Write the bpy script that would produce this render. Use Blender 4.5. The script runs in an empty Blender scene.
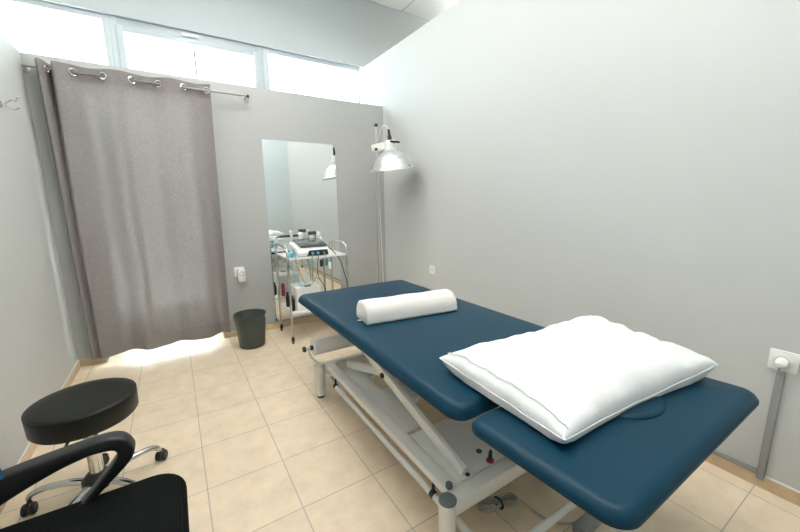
import bpy, bmesh, math, random
from mathutils import Vector, Matrix
random.seed(7)
SC = bpy.context.scene
COL = SC.collection
PI = math.pi
R = math.radians

# ---------------------------------------------------------------- materials
def mat(name, color, rough=0.5, metal=0.0, noise=None, bump=None, coat=0.0, spec=0.5, sheen=0.0):
    m = bpy.data.materials.new(name); m.use_nodes = True
    nt = m.node_tree; b = nt.nodes['Principled BSDF']
    b.inputs['Base Color'].default_value = (*color, 1)
    b.inputs['Roughness'].default_value = rough
    b.inputs['Metallic'].default_value = metal
    b.inputs['Coat Weight'].default_value = coat
    b.inputs['Specular IOR Level'].default_value = spec
    b.inputs['Sheen Weight'].default_value = sheen
    tc = nt.nodes.new('ShaderNodeTexCoord')
    if noise:                                            # (scale, amount)
        n = nt.nodes.new('ShaderNodeTexNoise'); n.inputs['Scale'].default_value = noise[0]; n.inputs['Detail'].default_value = 4
        nt.links.new(tc.outputs['Object'], n.inputs['Vector'])
        mx = nt.nodes.new('ShaderNodeMix'); mx.data_type = 'RGBA'
        mx.inputs['A'].default_value = (*[c * (1 - noise[1]) for c in color], 1)
        mx.inputs['B'].default_value = (*[min(1, c * (1 + noise[1])) for c in color], 1)
        nt.links.new(n.outputs['Fac'], mx.inputs['Factor'])
        nt.links.new(mx.outputs['Result'], b.inputs['Base Color'])
    if bump:                                             # (scale, strength, distance)
        n2 = nt.nodes.new('ShaderNodeTexNoise'); n2.inputs['Scale'].default_value = bump[0]; n2.inputs['Detail'].default_value = 3
        nt.links.new(tc.outputs['Object'], n2.inputs['Vector'])
        bp = nt.nodes.new('ShaderNodeBump'); bp.inputs['Strength'].default_value = bump[1]; bp.inputs['Distance'].default_value = bump[2]
        nt.links.new(n2.outputs['Fac'], bp.inputs['Height'])
        nt.links.new(bp.outputs['Normal'], b.inputs['Normal'])
    return m

def emit(name, color, strength):
    m = bpy.data.materials.new(name); m.use_nodes = True
    nt = m.node_tree; nt.nodes.clear()
    e = nt.nodes.new('ShaderNodeEmission'); e.inputs['Color'].default_value = (*color, 1); e.inputs['Strength'].default_value = strength
    o = nt.nodes.new('ShaderNodeOutputMaterial'); nt.links.new(e.outputs[0], o.inputs[0])
    return m

def glass(name, tint, frost=0.0):
    m = bpy.data.materials.new(name); m.use_nodes = True
    nt = m.node_tree; nt.nodes.clear(); N = nt.nodes.new; L = nt.links.new
    o = N('ShaderNodeOutputMaterial'); t = N('ShaderNodeBsdfTransparent'); t.inputs['Color'].default_value = (*tint, 1)
    g = N('ShaderNodeBsdfGlossy'); g.inputs['Roughness'].default_value = 0.02
    mx = N('ShaderNodeMixShader'); mx.inputs[0].default_value = 0.06
    L(t.outputs[0], mx.inputs[1]); L(g.outputs[0], mx.inputs[2])
    out = mx
    if frost:
        tr = N('ShaderNodeBsdfTranslucent'); tr.inputs['Color'].default_value = (.9, .93, .94, 1)
        m2 = N('ShaderNodeMixShader'); m2.inputs[0].default_value = frost
        L(mx.outputs[0], m2.inputs[1]); L(tr.outputs[0], m2.inputs[2]); out = m2
    L(out.outputs[0], o.inputs[0])
    return m

def tile_mat(name, base, dark, light, grout, bw, bh, ox, oy, mortar, axis='xy', rough=0.35):
    m = bpy.data.materials.new(name); m.use_nodes = True
    nt = m.node_tree; N = nt.nodes.new; L = nt.links.new
    b = nt.nodes['Principled BSDF']; b.inputs['Roughness'].default_value = rough
    b.inputs['Specular IOR Level'].default_value = 0.4
    tc = N('ShaderNodeTexCoord')
    mp = N('ShaderNodeMapping'); mp.inputs['Location'].default_value = (-ox, -oy, 0)
    L(tc.outputs['Object'], mp.inputs['Vector'])
    src = mp.outputs[0]
    if axis != 'xy':
        sp = N('ShaderNodeSeparateXYZ'); cb = N('ShaderNodeCombineXYZ'); L(tc.outputs['Object'], sp.inputs[0])
        L(sp.outputs[axis[0].upper()], cb.inputs['X']); cb.inputs['Y'].default_value = 0.15
        L(cb.outputs[0], mp.inputs['Vector'])
    br = N('ShaderNodeTexBrick'); br.offset = 0; br.squash = 1
    br.inputs['Scale'].default_value = 1; br.inputs['Brick Width'].default_value = bw; br.inputs['Row Height'].default_value = bh
    br.inputs['Mortar Size'].default_value = mortar; br.inputs['Mortar Smooth'].default_value = 0.1
    br.inputs['Color1'].default_value = (*[c * 0.97 for c in base], 1); br.inputs['Color2'].default_value = (*[c * 1.03 for c in base], 1)
    br.inputs['Mortar'].default_value = (*grout, 1)
    L(src, br.inputs['Vector'])
    n = N('ShaderNodeTexNoise'); n.inputs['Scale'].default_value = 9; n.inputs['Detail'].default_value = 7; n.inputs['Roughness'].default_value = 0.65
    L(tc.outputs['Object'], n.inputs['Vector'])
    rp = N('ShaderNodeValToRGB'); rp.color_ramp.elements[0].position = 0.32; rp.color_ramp.elements[1].position = 0.7
    rp.color_ramp.elements[0].color = (*dark, 1); rp.color_ramp.elements[1].color = (*light, 1)
    L(n.outputs['Fac'], rp.inputs[0])
    mu = N('ShaderNodeMix'); mu.data_type = 'RGBA'; mu.blend_type = 'MULTIPLY'; mu.inputs['Factor'].default_value = 1
    L(br.outputs['Color'], mu.inputs['A']); L(rp.outputs[0], mu.inputs['B'])
    fin = N('ShaderNodeMix'); fin.data_type = 'RGBA'
    L(br.outputs['Fac'], fin.inputs['Factor']); L(mu.outputs['Result'], fin.inputs['A']); fin.inputs['B'].default_value = (*grout, 1)
    L(fin.outputs['Result'], b.inputs['Base Color'])
    bp = N('ShaderNodeBump'); bp.invert = True; bp.inputs['Strength'].default_value = 0.3; bp.inputs['Distance'].default_value = 0.002
    L(br.outputs['Fac'], bp.inputs['Height']); L(bp.outputs[0], b.inputs['Normal'])
    return m

def curtain_mat():
    m = bpy.data.materials.new('curtain_linen'); m.use_nodes = True
    nt = m.node_tree; nt.nodes.clear(); N = nt.nodes.new; L = nt.links.new
    o = N('ShaderNodeOutputMaterial'); tc = N('ShaderNodeTexCoord')
    def thread(sx, sz):
        mp = N('ShaderNodeMapping'); mp.inputs['Scale'].default_value = (sx, sx, sz); L(tc.outputs['Object'], mp.inputs[0])
        n = N('ShaderNodeTexNoise'); n.inputs['Scale'].default_value = 1; n.inputs['Detail'].default_value = 2; L(mp.outputs[0], n.inputs['Vector'])
        return n
    a, b = thread(330, 40), thread(45, 330)
    ad = N('ShaderNodeMath'); ad.operation = 'ADD'; L(a.outputs['Fac'], ad.inputs[0]); L(b.outputs['Fac'], ad.inputs[1])
    rp = N('ShaderNodeValToRGB'); rp.color_ramp.elements[0].position = 0.35; rp.color_ramp.elements[1].position = 0.65
    hf = N('ShaderNodeMath'); hf.operation = 'MULTIPLY'; hf.inputs[1].default_value = 0.5; L(ad.outputs[0], hf.inputs[0]); L(hf.outputs[0], rp.inputs[0])
    rp.color_ramp.elements[0].color = (.215, .197, .190, 1); rp.color_ramp.elements[1].color = (.285, .262, .252, 1)
    d = N('ShaderNodeBsdfDiffuse'); t = N('ShaderNodeBsdfTranslucent'); tp = N('ShaderNodeBsdfTransparent')
    L(rp.outputs[0], d.inputs[0]); L(rp.outputs[0], t.inputs[0])
    m1 = N('ShaderNodeMixShader'); m1.inputs[0].default_value = CURT_TRANSLU
    m2 = N('ShaderNodeMixShader'); m2.inputs[0].default_value = CURT_CLEAR
    L(d.outputs[0], m1.inputs[1]); L(t.outputs[0], m1.inputs[2]); L(m1.outputs[0], m2.inputs[1]); L(tp.outputs[0], m2.inputs[2])
    L(m2.outputs[0], o.inputs[0])
    return m

# ---------------------------------------------------------------- light levels
SKY = 5.0
PANEL = 8.8
CURT_TRANSLU = 0.07
CURT_CLEAR = 0.007

M = {}
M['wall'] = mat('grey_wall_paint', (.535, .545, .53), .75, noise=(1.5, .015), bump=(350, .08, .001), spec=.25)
M['wall_b'] = mat('darker_grey_wall_paint', (.425, .43, .42), .75, noise=(1.5, .015), bump=(350, .08, .001), spec=.25)  # grey wall paint with the back wall's shade put into the colour
M['wall_upper'] = mat('pale_wall_paint', (.53, .57, .58), .8, noise=(1.5, .01), spec=.25)
M['ceiling'] = tile_mat('ceiling_tile', (.95, .96, .96), (.97, .97, .97), (1, 1, 1), (.5, .5, .5), .6, .6, .412, .49, .006, rough=.9)
M['floor'] = tile_mat('beige_floor_tile', (.80, .66, .49), (.88, .87, .85), (1.05, 1.05, 1.05), (.42, .39, .35), 1/3, 1/3, .42, -.9567, .0022, rough=.34)
M['skirt_x'] = tile_mat('beige_skirting_tile', (.64, .50, .33), (.85, .83, .8), (1.05, 1.05, 1.05), (.5, .45, .38), 1/3, 1.0, .42, 0, .002, 'x')
M['skirt_y'] = tile_mat('beige_skirting_tile_side', (.64, .50, .33), (.85, .83, .8), (1.05, 1.05, 1.05), (.5, .45, .38), 1/3, 1.0, -.9567, 0, .002, 'y')
M['sealant'] = mat('white_sealant', (.75, .75, .73), .6)
M['pvc'] = mat('white_window_pvc', (.50, .55, .57), .35)
M['pane'] = glass('clear_window_glass', (.97, .99, 1))
M['frost'] = glass('frosted_window_glass', (.93, .96, .97), .55)
M['concrete'] = mat('pale_terrace_concrete', (.75, .75, .73), .9, noise=(4, .06))
M['curtain'] = curtain_mat()
M['chrome'] = mat('chrome', (.66, .66, .65), .10, 1.0)
M['steel'] = mat('satin_steel', (.62, .61, .59), .32, 1.0)
M['rod'] = mat('grey_rod_metal', (.24, .24, .235), .38, .8)
M['alu'] = mat('spun_aluminium', (.74, .75, .75), .40, 1.0)
M['mirror'] = mat('mirror_silver', (.90, .93, .92), .0, 1.0)
M['mirror_edge'] = mat('mirror_glass_edge', (.45, .55, .53), .2)
M['white_plastic'] = mat('white_plastic', (.80, .80, .77), .35)
M['white_paint'] = mat('white_powder_coat', (.78, .77, .73), .33, coat=.1)
M['grey_plastic'] = mat('grey_plastic', (.15, .17, .18), .45)
M['duct'] = mat('grey_trunking', (.27, .28, .275), .5)
M['black'] = mat('black_plastic', (.012, .013, .013), .42)
M['dark'] = mat('dark_socket_hole', (.02, .02, .02), .6)
M['vinyl'] = mat('navy_blue_vinyl', (.002, .036, .068), .40, bump=(520, .12, .0006), spec=.22)
M['vinyl_cut'] = mat('navy_blue_vinyl_plug', (.002, .033, .062), .40, bump=(520, .12, .0006), spec=.22)
M['black_vinyl'] = mat('black_vinyl', (.008, .0095, .008), .42, bump=(600, .15, .0006), spec=.3)
M['mesh'] = mat('black_seat_mesh', (.010, .011, .010), .9, spec=.08)
M['blue_fabric'] = mat('blue_chair_fabric', (.01, .13, .25), .8)
M['cotton'] = mat('white_cotton', (.74, .745, .74), .9, bump=(38, .12, .006), spec=.15, sheen=.2)
M['terry'] = mat('off_white_terry', (.73, .71, .665), .95, noise=(7, .02), bump=(420, .5, .0015), spec=.1, sheen=.2)
M['bin'] = mat('charcoal_plastic', (.058, .070, .066), .48)
M['cyan'] = mat('cyan_rubber', (.08, .52, .68), .45)
M['teal'] = mat('teal_connector', (.0, .22, .2), .4)
M['grey_lid'] = mat('smoked_grey_lid', (.055, .065, .07), .18, coat=.3)
M['grey_cable'] = mat('grey_cable', (.40, .40, .375), .55)
M['red'] = mat('red_plastic', (.45, .03, .03), .4)
M['green'] = mat('green_lens', (.02, .28, .06), .3)
M['paper'] = mat('white_paper_roll', (.85, .84, .81), .8)
M['tag'] = mat('beige_tag', (.72, .66, .52), .6)
M['led'] = emit('ceiling_lamp_diffuser', (1.0, .985, .95), PANEL)  # glow of the added fill panels
M['bulb'] = mat('pearl_bulb', (.85, .85, .83), .3)

# seat mesh weave
def weave():
    m = M['mesh']; nt = m.node_tree; b = nt.nodes['Principled BSDF']
    tc = nt.nodes.new('ShaderNodeTexCoord'); ck = nt.nodes.new('ShaderNodeTexChecker'); ck.inputs['Scale'].default_value = 260
    ck.inputs['Color1'].default_value = (.002, .003, .0025, 1); ck.inputs['Color2'].default_value = (.011, .013, .012, 1)
    mp = nt.nodes.new('ShaderNodeMapping'); mp.inputs['Rotation'].default_value = (0, 0, .78)
    nt.links.new(tc.outputs['Object'], mp.inputs[0]); nt.links.new(mp.outputs[0], ck.inputs['Vector'])
    nt.links.new(ck.outputs['Color'], b.inputs['Base Color'])
weave()

# ---------------------------------------------------------------- mesh helpers (world coordinates in, local out)
def nb(): return bmesh.new()

def box(bm, x0, x1, y0, y1, z0, z1, bev=0.0, seg=2, mtx=None):
    t = bmesh.new()
    bmesh.ops.create_cube(t, size=1)
    for v in t.verts:
        v.co = Vector(((x0 + x1) / 2 + v.co.x * (x1 - x0), (y0 + y1) / 2 + v.co.y * (y1 - y0), (z0 + z1) / 2 + v.co.z * (z1 - z0)))
    if bev: bmesh.ops.bevel(t, geom=t.edges[:], offset=bev, segments=seg, affect='EDGES', profile=.5)
    merge(bm, t, mtx)

def merge(bm, t, mtx=None):
    if mtx is not None: bmesh.ops.transform(t, matrix=mtx, verts=t.verts)
    me = bpy.data.meshes.new('tmp'); t.to_mesh(me); t.free(); bm.from_mesh(me); bpy.data.meshes.remove(me)

def smooth_path(pts, n=8):
    P = [Vector(p) for p in pts]
    if len(P) < 3: return P
    out = []
    for i in range(len(P) - 1):
        p0 = P[max(i - 1, 0)]; p1 = P[i]; p2 = P[i + 1]; p3 = P[min(i + 2, len(P) - 1)]
        for k in range(n):
            t = k / n
            out.append(.5 * ((2 * p1) + (p2 - p0) * t + (2 * p0 - 5 * p1 + 4 * p2 - p3) * t * t + (3 * p1 - p0 - 3 * p2 + p3) * t ** 3))
    out.append(P[-1]); return out

def round_path(pts, rad, n=6):
    """polyline with filleted corners"""
    P = [Vector(p) for p in pts]; out = [P[0]]
    for i in range(1, len(P) - 1):
        a = (P[i - 1] - P[i]); b = (P[i + 1] - P[i]); r = min(rad, a.length * .49, b.length * .49)
        s = P[i] + a.normalized() * r; e = P[i] + b.normalized() * r
        for k in range(n + 1):
            t = k / n; out.append((1 - t) ** 2 * s + 2 * t * (1 - t) * P[i] + t * t * e)
    out.append(P[-1]); return out

def tube(bm, path, r, seg=10, caps=True, sx=1.0, closed=False):
    P = [Vector(p) for p in path]; n = len(P); rings = []
    rr = r if callable(r) else (lambda t: r)
    up = Vector((0, 0, 1)); prev = None
    for i in range(n):
        d = (P[(i + 1) % n] - P[i - 1]) if closed else (P[min(i + 1, n - 1)] - P[max(i - 1, 0)])
        d.normalize()
        if prev is None:
            u = up if abs(d.dot(up)) < .95 else Vector((1, 0, 0)); a = d.cross(u).normalized()
        else:
            a = (prev - d * prev.dot(d)); a = a.normalized() if a.length > 1e-6 else d.orthogonal().normalized()
        prev = a; b = d.cross(a)
        q = rr(i / max(1, n - 1))
        rings.append([bm.verts.new(P[i] + a * (math.cos(2 * PI * k / seg) * q * sx) + b * (math.sin(2 * PI * k / seg) * q)) for k in range(seg)])
    for i in range(n if closed else n - 1):
        A, B = rings[i], rings[(i + 1) % n]
        for k in range(seg): bm.faces.new((A[k], A[(k + 1) % seg], B[(k + 1) % seg], B[k]))
    if caps and not closed:
        bm.faces.new(rings[0][::-1]); bm.faces.new(rings[-1])

def lathe(bm, prof, c=(0, 0, 0), seg=40, mtx=None):
    t = bmesh.new(); rings = []
    for (r, z) in prof:
        if r < 1e-6: rings.append([t.verts.new((0, 0, z))])
        else: rings.append([t.verts.new((r * math.cos(2 * PI * k / seg), r * math.sin(2 * PI * k / seg), z)) for k in range(seg)])
    for A, B in zip(rings, rings[1:]):
        if len(A) == 1 and len(B) == 1: continue
        for k in range(seg):
            k2 = (k + 1) % seg
            if len(A) == 1: t.faces.new((A[0], B[k2], B[k]))
            elif len(B) == 1: t.faces.new((A[k], A[k2], B[0]))
            else: t.faces.new((A[k], A[k2], B[k2], B[k]))
    bmesh.ops.recalc_face_normals(t, faces=t.faces[:])
    m = Matrix.Translation(c) if mtx is None else Matrix.Translation(c) @ mtx
    merge(bm, t, m)

def cyl(bm, p, q, r, seg=20, bev=0.0):
    p = Vector(p); q = Vector(q); L = (q - p).length
    rot = (q - p).to_track_quat('Z', 'Y').to_matrix().to_4x4()
    b = min(bev, r * .5, L * .4)
    prof = [(0, 0), (r - b, 0), (r, b), (r, L - b), (r - b, L), (0, L)] if b else [(0, 0), (r, 0), (r, L), (0, L)]
    lathe(bm, prof, p, seg, rot)

def prism(bm, poly, axis, a, b, bev=0.0, seg=2, mtx=None):
    """poly of 2D points extruded along axis from a to b"""
    def P(u, v, w):
        return {'x': (w, u, v), 'y': (u, w, v), 'z': (u, v, w)}[axis]
    t = bmesh.new()
    A = [t.verts.new(P(u, v, a)) for u, v in poly]; B = [t.verts.new(P(u, v, b)) for u, v in poly]
    n = len(poly)
    t.faces.new(A); t.faces.new(B[::-1])
    for i in range(n): t.faces.new((A[i], B[i], B[(i + 1) % n], A[(i + 1) % n]))
    bmesh.ops.recalc_face_normals(t, faces=t.faces[:])
    if bev:
        es = [e for e in t.edges if e.calc_face_angle(0) > R(25)]
        bmesh.ops.bevel(t, geom=es, offset=bev, segments=seg, affect='EDGES', profile=.5)
    merge(bm, t, mtx)

def rrect(cx, cy, hx, hy, r, n=8):
    r = max(r, 1e-4); out = []
    for sx, sy, a0 in ((1, 1, 0), (-1, 1, 90), (-1, -1, 180), (1, -1, 270)):
        for k in range(n + 1):
            a = R(a0 + 90 * k / n)
            out.append((cx + sx * (hx - r) + r * math.cos(a), cy + sy * (hy - r) + r * math.sin(a)))
    return out

def cushion(bm, x0, x1, y0, y1, z0, z1, cr, er, er_low=None, crown=0.006):
    """upholstered slab: rounded plan corners cr, top edge rounding er"""
    er_low = er_low or er * .6
    cx, cy, hx, hy = (x0 + x1) / 2, (y0 + y1) / 2, (x1 - x0) / 2, (y1 - y0) / 2
    lay = []
    for k in range(6):
        a = R(90 * k / 5); lay.append((er_low * (1 - math.sin(a)), z0 + er_low * (1 - math.cos(a))))
    for k in range(9):
        a = R(90 * k / 8); lay.append((er * (1 - math.cos(a)), z1 - crown - er * (1 - math.sin(a))))
    for ins, f in ((.06, .45), (.12, .75), (.2, 1.0)): lay.append((er + ins * min(1, hy / .25), z1 - crown * (1 - f)))
    rings = [[bm.verts.new((x, y, z)) for x, y in rrect(cx, cy, hx - i, hy - i, cr - i if cr - i > .004 else .004)] for i, z in lay]
    n = len(rings[0])
    for A, B in zip(rings, rings[1:]):
        for k in range(n): bm.faces.new((A[k], A[(k + 1) % n], B[(k + 1) % n], B[k]))
    bm.faces.new(rings[0][::-1]); bm.faces.new(rings[-1])

def obj(name, bm, m, parent=None, angle=32, bevel=None):
    bmesh.ops.recalc_face_normals(bm, faces=bm.faces[:])
    me = bpy.data.meshes.new(name); 
    off = Vector((0, 0, 0)); p = parent
    while p is not None: off += p.location; p = p.parent
    if parent is None:
        # origin at the base of the mesh
        xs = [v.co for v in bm.verts]
        lo = Vector((min(v.x for v in xs), min(v.y for v in xs), min(v.z for v in xs))); hi = Vector((max(v.x for v in xs), max(v.y for v in xs), max(v.z for v in xs)))
        if name.startswith(('floor', 'ceiling', 'baseboard', 'wall_', 'terrace')): base = Vector((0, 0, 0))
        else: base = Vector(((lo.x + hi.x) / 2, (lo.y + hi.y) / 2, lo.z))
        off = base
    bmesh.ops.translate(bm, verts=bm.verts, vec=-off)
    bm.to_mesh(me); bm.free()
    for f in me.polygons: f.use_smooth = True
    me.set_sharp_from_angle(angle=R(angle))
    me.materials.append(m if not isinstance(m, str) else M[m])
    o = bpy.data.objects.new(name, me); COL.objects.link(o)
    if parent is not None: o.parent = parent
    else: o.location = off
    return o

def thing(name, label, cat, loc, group=None):
    o = bpy.data.objects.new(name, None); COL.objects.link(o); o.location = loc; o.empty_display_size = .05
    o['label'] = label; o['category'] = cat
    if group: o['group'] = group
    return o

def tag(o, label, cat, group=None):
    o['label'] = label; o['category'] = cat
    if group: o['group'] = group
    return o

def struct(o, label, cat):
    o['kind'] = 'structure'; o['label'] = label; o['category'] = cat
    return o

def sroot(name, label, cat, loc):
    o = bpy.data.objects.new(name, None); COL.objects.link(o); o.location = loc
    return struct(o, label, cat)

def plabel(o, label): o['label'] = label; return o

# ================================================================ SETTING
W = 2.840          # room width (left wall x=0, right wall x=W); back wall face y=0; camera towards -y
YF = -3.85         # wall behind the camera
LEDGE = 2.297      # height of the low back wall
WY = 0.49          # plane of the window wall behind the low wall
ZC = 3.575         # ceiling
RT = 2.82          # top of the right partition

bm = nb(); box(bm, -2.6, 5.6, -6.5, .62, -.1, 0); struct(obj('floor', bm, 'floor'), 'beige square tiled floor with thin grey grout lines', 'floor')
bm = nb(); box(bm, -2.6, 5.6, -6.5, .62, ZC, ZC + .1); struct(obj('ceiling', bm, 'ceiling'), 'white suspended tile ceiling above the partitions', 'ceiling')

DX0, DX1, DZ = .178, 1.049, 2.25     # door opening behind the curtain
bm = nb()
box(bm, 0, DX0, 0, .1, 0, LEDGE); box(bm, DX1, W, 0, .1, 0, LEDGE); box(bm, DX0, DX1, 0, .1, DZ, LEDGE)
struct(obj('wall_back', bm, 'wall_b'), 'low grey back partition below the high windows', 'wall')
bm = nb(); box(bm, -2.6, 0, -3.95, WY, 0, LEDGE, 0) if False else box(bm, -.1, 0, YF - .1, WY, 0, LEDGE)
struct(obj('wall_left', bm, 'wall'), 'plain grey wall at the left, beside the curtain', 'wall')
bm = nb(); box(bm, W, W + .1, YF - .1, WY, 0, RT)
struct(obj('wall_right', bm, 'wall'), 'tall grey partition wall at the right behind the treatment table', 'wall')
bm = nb(); box(bm, 0, W, YF - .1, YF, 0, RT)
struct(obj('wall_front', bm, 'wall_upper'), 'plain wall behind the viewpoint', 'wall')
# window wall
LIN = 2.845
bm = nb()
box(bm, -2.6, 5.6, WY, WY + .13, LIN, ZC)
box(bm, -2.6, DX0, WY, WY + .13, 0, LEDGE); box(bm, DX1, 5.6, WY, WY + .13, 0, LEDGE); box(bm, DX0, DX1, WY, WY + .13, DZ, LEDGE)
box(bm, W + .1, 5.6, WY, WY + .13, LEDGE, LIN)
struct(obj('wall_windows', bm, 'wall_upper'), 'pale upper wall above the strip of high windows', 'wall')
bm = nb()
box(bm, -2.7, -2.6, -6.5, .62, 0, ZC); 
struct(obj('wall_outer_left', bm, 'wall_upper'), 'outer wall of the building beyond the left partition', 'wall')
bm = nb(); box(bm, 5.6, 5.7, -6.5, .62, 0, ZC)
struct(obj('wall_outer_right', bm, 'wall_upper'), 'outer wall of the building beyond the right partition', 'wall')
bm = nb(); box(bm, -2.7, 5.7, -6.6, -6.5, 0, ZC)
struct(obj('wall_outer_front', bm, 'wall_upper'), 'far wall of the building behind the viewpoint', 'wall')
bm = nb(); box(bm, -6, 9, .62, 14, -.15, -.03)
struct(obj('terrace', bm, 'concrete'), 'pale terrace outside the windows', 'ground')

# baseboards (tile skirting 7 cm, thin sealant line on top)
SK = .056
def skirt(name, segs, m, label):
    bm = nb()
    for s in segs: box(bm, *s)
    o = struct(obj(name, bm, m), label, 'baseboard')
    return o
skirt('baseboard_back', [(.0, DX0 - .002, -.009, 0, 0, SK), (DX1 + .002, W, -.009, 0, 0, SK)], 'skirt_x', 'beige tile skirting along the low back wall')
skirt('baseboard_left', [(0, .009, YF, -.009, 0, SK)], 'skirt_y', 'beige tile skirting along the left wall')
skirt('baseboard_right', [(W - .009, W, YF, -.009, 0, SK)], 'skirt_y', 'beige tile skirting along the right wall')
def seal(name, s, label):
    bm = nb(); box(bm, *s); struct(obj(name, bm, 'sealant'), label, 'trim')
seal('trim_1', (0, .006, YF, -.009, SK, SK + .006), 'thin white sealant line on top of the left skirting')
seal('trim_2', (W - .006, W, YF, -3.315, SK, SK + .006), 'thin white sealant line on top of the right skirting')

# ---- windows
def frame_rect(bm, x0, x1, z0, z1, wl, wr, wb, wt, y0, y1, bev=.004):
    box(bm, x0, x0 + wl, y0, y1, z0, z1, bev); box(bm, x1 - wr, x1, y0, y1, z0, z1, bev)
    box(bm, x0 + wl - .002, x1 - wr + .002, y0 + .001, y1 - .001, z1 - wt, z1, bev); box(bm, x0 + wl - .002, x1 - wr + .002, y0 + .001, y1 - .001, z0, z0 + wb, bev)
def window(name, label, x0, x1, wl, wr, wt, wb, pm, sash=False):
    r = sroot(name, label, 'window', ((x0 + x1) / 2, WY + .04, LEDGE))
    bm = nb(); frame_rect(bm, x0, x1, LEDGE, LIN, wl, wr, wb, wt, WY + .03, WY + .1); obj('window_frame', bm, 'pvc', r)
    ix0, ix1, iz0, iz1 = x0 + wl, x1 - wr, LEDGE + wb, LIN - wt
    if sash:
        bm = nb(); frame_rect(bm, ix0 - .01, ix1 + .01, iz0 - .01, iz1 + .012, .05, .05, .05, .05, WY + .012, WY + .07); obj('sash', bm, 'pvc', r)
        ix0 += .035; ix1 -= .035; iz0 += .035; iz1 -= .035
        bm = nb(); xm = 1.098
        box(bm, xm - .008, xm + .008, WY + .045, WY + .06, iz0, iz1); obj('glazing_bar', bm, 'duct', r)
        bm = nb(); box(bm, 1.005, 1.10, WY - .004, WY + .012, LIN - .052, LIN - .028, .004); box(bm, 1.02, 1.14, WY - .022, WY - .008, LIN - .05, LIN - .036, .005); box(bm, 1.02, 1.045, WY - .022, WY, LIN - .05, LIN - .033, .004); obj('handle', bm, 'white_plastic', r)
    bm = nb(); box(bm, ix0 - .01, ix1 + .01, WY + .05, WY + .056, iz0 - .01, iz1 + .01); obj('pane', bm, pm, r)
window('window_1', 'high window at the left above the curtain, glaring with daylight', -1.2, .475, .06, .045, .045, .03, 'pane')
window('window_2', 'middle high window with an opening sash and white handle', .475, 1.72, .055, .055, .075, .03, 'frost', True)
window('window_3', 'high window at the right in the corner of the ledge', 1.72, W, .055, .03, .05, .03, 'pane')
window('window_4', 'high window beyond the left partition', -2.5, -1.2, .06, .06, .045, .03, 'pane')

# ---- glazed door behind the curtain
d = sroot('door_1', 'white framed glazed door behind the grey curtain', 'door', ((DX0 + DX1) / 2, WY + .05, 0))
bm = nb(); frame_rect(bm, DX0, DX1, 0, DZ, .05, .05, .05, .03, WY + .02, WY + .09); obj('door_frame', bm, 'pvc', d)
bm = nb(); box(bm, .45, .50, WY + .025, WY + .085, .06, DZ - .02, .004); obj('mullion', bm, 'pvc', d)
bm = nb(); box(bm, DX0 + .04, DX1 - .04, WY + .04, WY + .07, .04, .15, .003); obj('door_panel', bm, 'pvc', d)
bm = nb(); box(bm, DX0 + .04, DX1 - .04, WY + .05, WY + .056, .14, DZ - .02); obj('pane', bm, 'pane', d)
bm = nb(); tube(bm, round_path([(.96, WY + .03, 1.02), (.96, WY - .03, 1.02), (.85, WY - .03, 1.02)], .015), .009); obj('door_handle', bm, 'steel', d)
bm = nb(); box(bm, -4, 7, 2.6, 2.8, -.03, 2.55); struct(obj('wall_garden', bm, 'concrete'), 'garden wall outside the windows', 'wall')  # unseen wall, added to cut low sky light through the door glass

# ---- added glowing fill panels, hung out of view to brighten the room
def panel(i, x, y, lab):
    z0, z1 = ZC - .30, ZC - .265
    t = thing('ceiling_light', lab, 'ceiling light', (x, y, z0), 'square ceiling lamp panels')
    bm = nb(); s = .30
    for a in ((-s, s, -s, -s + .012), (-s, s, s - .012, s), (-s, -s + .012, -s + .012, s - .012), (s - .012, s, -s + .012, s - .012)):
        box(bm, x + a[0], x + a[1], y + a[2], y + a[3], z0, z1, .002)
    obj('frame', bm, 'white_paint', t)
    bm = nb(); box(bm, x - s + .012, x + s - .012, y - s + .012, y + s - .012, z0 + .006, z1 - .006); obj('diffuser', bm, 'led', t)
    for dx in (-.28, .28):
        bm = nb(); cyl(bm, (x + dx, y + .294, z1 - .004), (x + dx, y + .294, ZC), .002, 8); obj('suspension_cable', bm, 'steel', t)
        bm = nb(); cyl(bm, (x + dx, y - .294, z1 - .004), (x + dx, y - .294, ZC), .002, 8); obj('suspension_cable', bm, 'steel', t)
PANELS = [(1.312, -1.01, 'square lamp panel hanging from the ceiling nearest the high windows'),
          (1.312, -2.21, 'square lamp panel hanging from the ceiling over the middle of the room'),
          (1.912, -3.41, 'square lamp panel hanging from the ceiling nearest the viewpoint'),
          (4.312, -.41, 'square lamp panel hanging beyond the right partition, nearer the windows'),
          (3.712, -2.81, 'square lamp panel hanging beyond the right partition, farther from the windows'),
          (-1.088, -1.01, 'square lamp panel hanging beyond the left partition, nearer the windows'),
          (-1.088, -2.81, 'square lamp panel hanging beyond the left partition, farther from the windows')]
for i, p in enumerate(PANELS): panel(i, *p)

# ================================================================ CURTAIN AND ROD
ROD_Y, ROD_Z = -.075, 2.193
t = thing('curtain_rod', 'thin grey metal rod across the back wall carrying the grey curtain', 'curtain rod', (.72, ROD_Y, ROD_Z))
bm = nb(); cyl(bm, (.012, ROD_Y, ROD_Z), (1.425, ROD_Y, ROD_Z), .0075, 14); obj('rod', bm, 'rod', t)
for x in (.018, 1.418):
    bm = nb(); tube(bm, [(x, ROD_Y, ROD_Z), (x, 0, ROD_Z)], .007, 10); lathe(bm, [(0, 0), (.022, 0), (.022, .006), (.006, .012), (0, .012)], (x, 0, ROD_Z), 20, Matrix.Rotation(R(90), 4, 'X')); obj('bracket', bm, 'steel', t)
bm = nb(); cyl(bm, (1.418, ROD_Y, ROD_Z), (1.437, ROD_Y, ROD_Z), .013, 16, .003); plabel(obj('end_cap', bm, 'black', t), 'black end cap')

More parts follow.
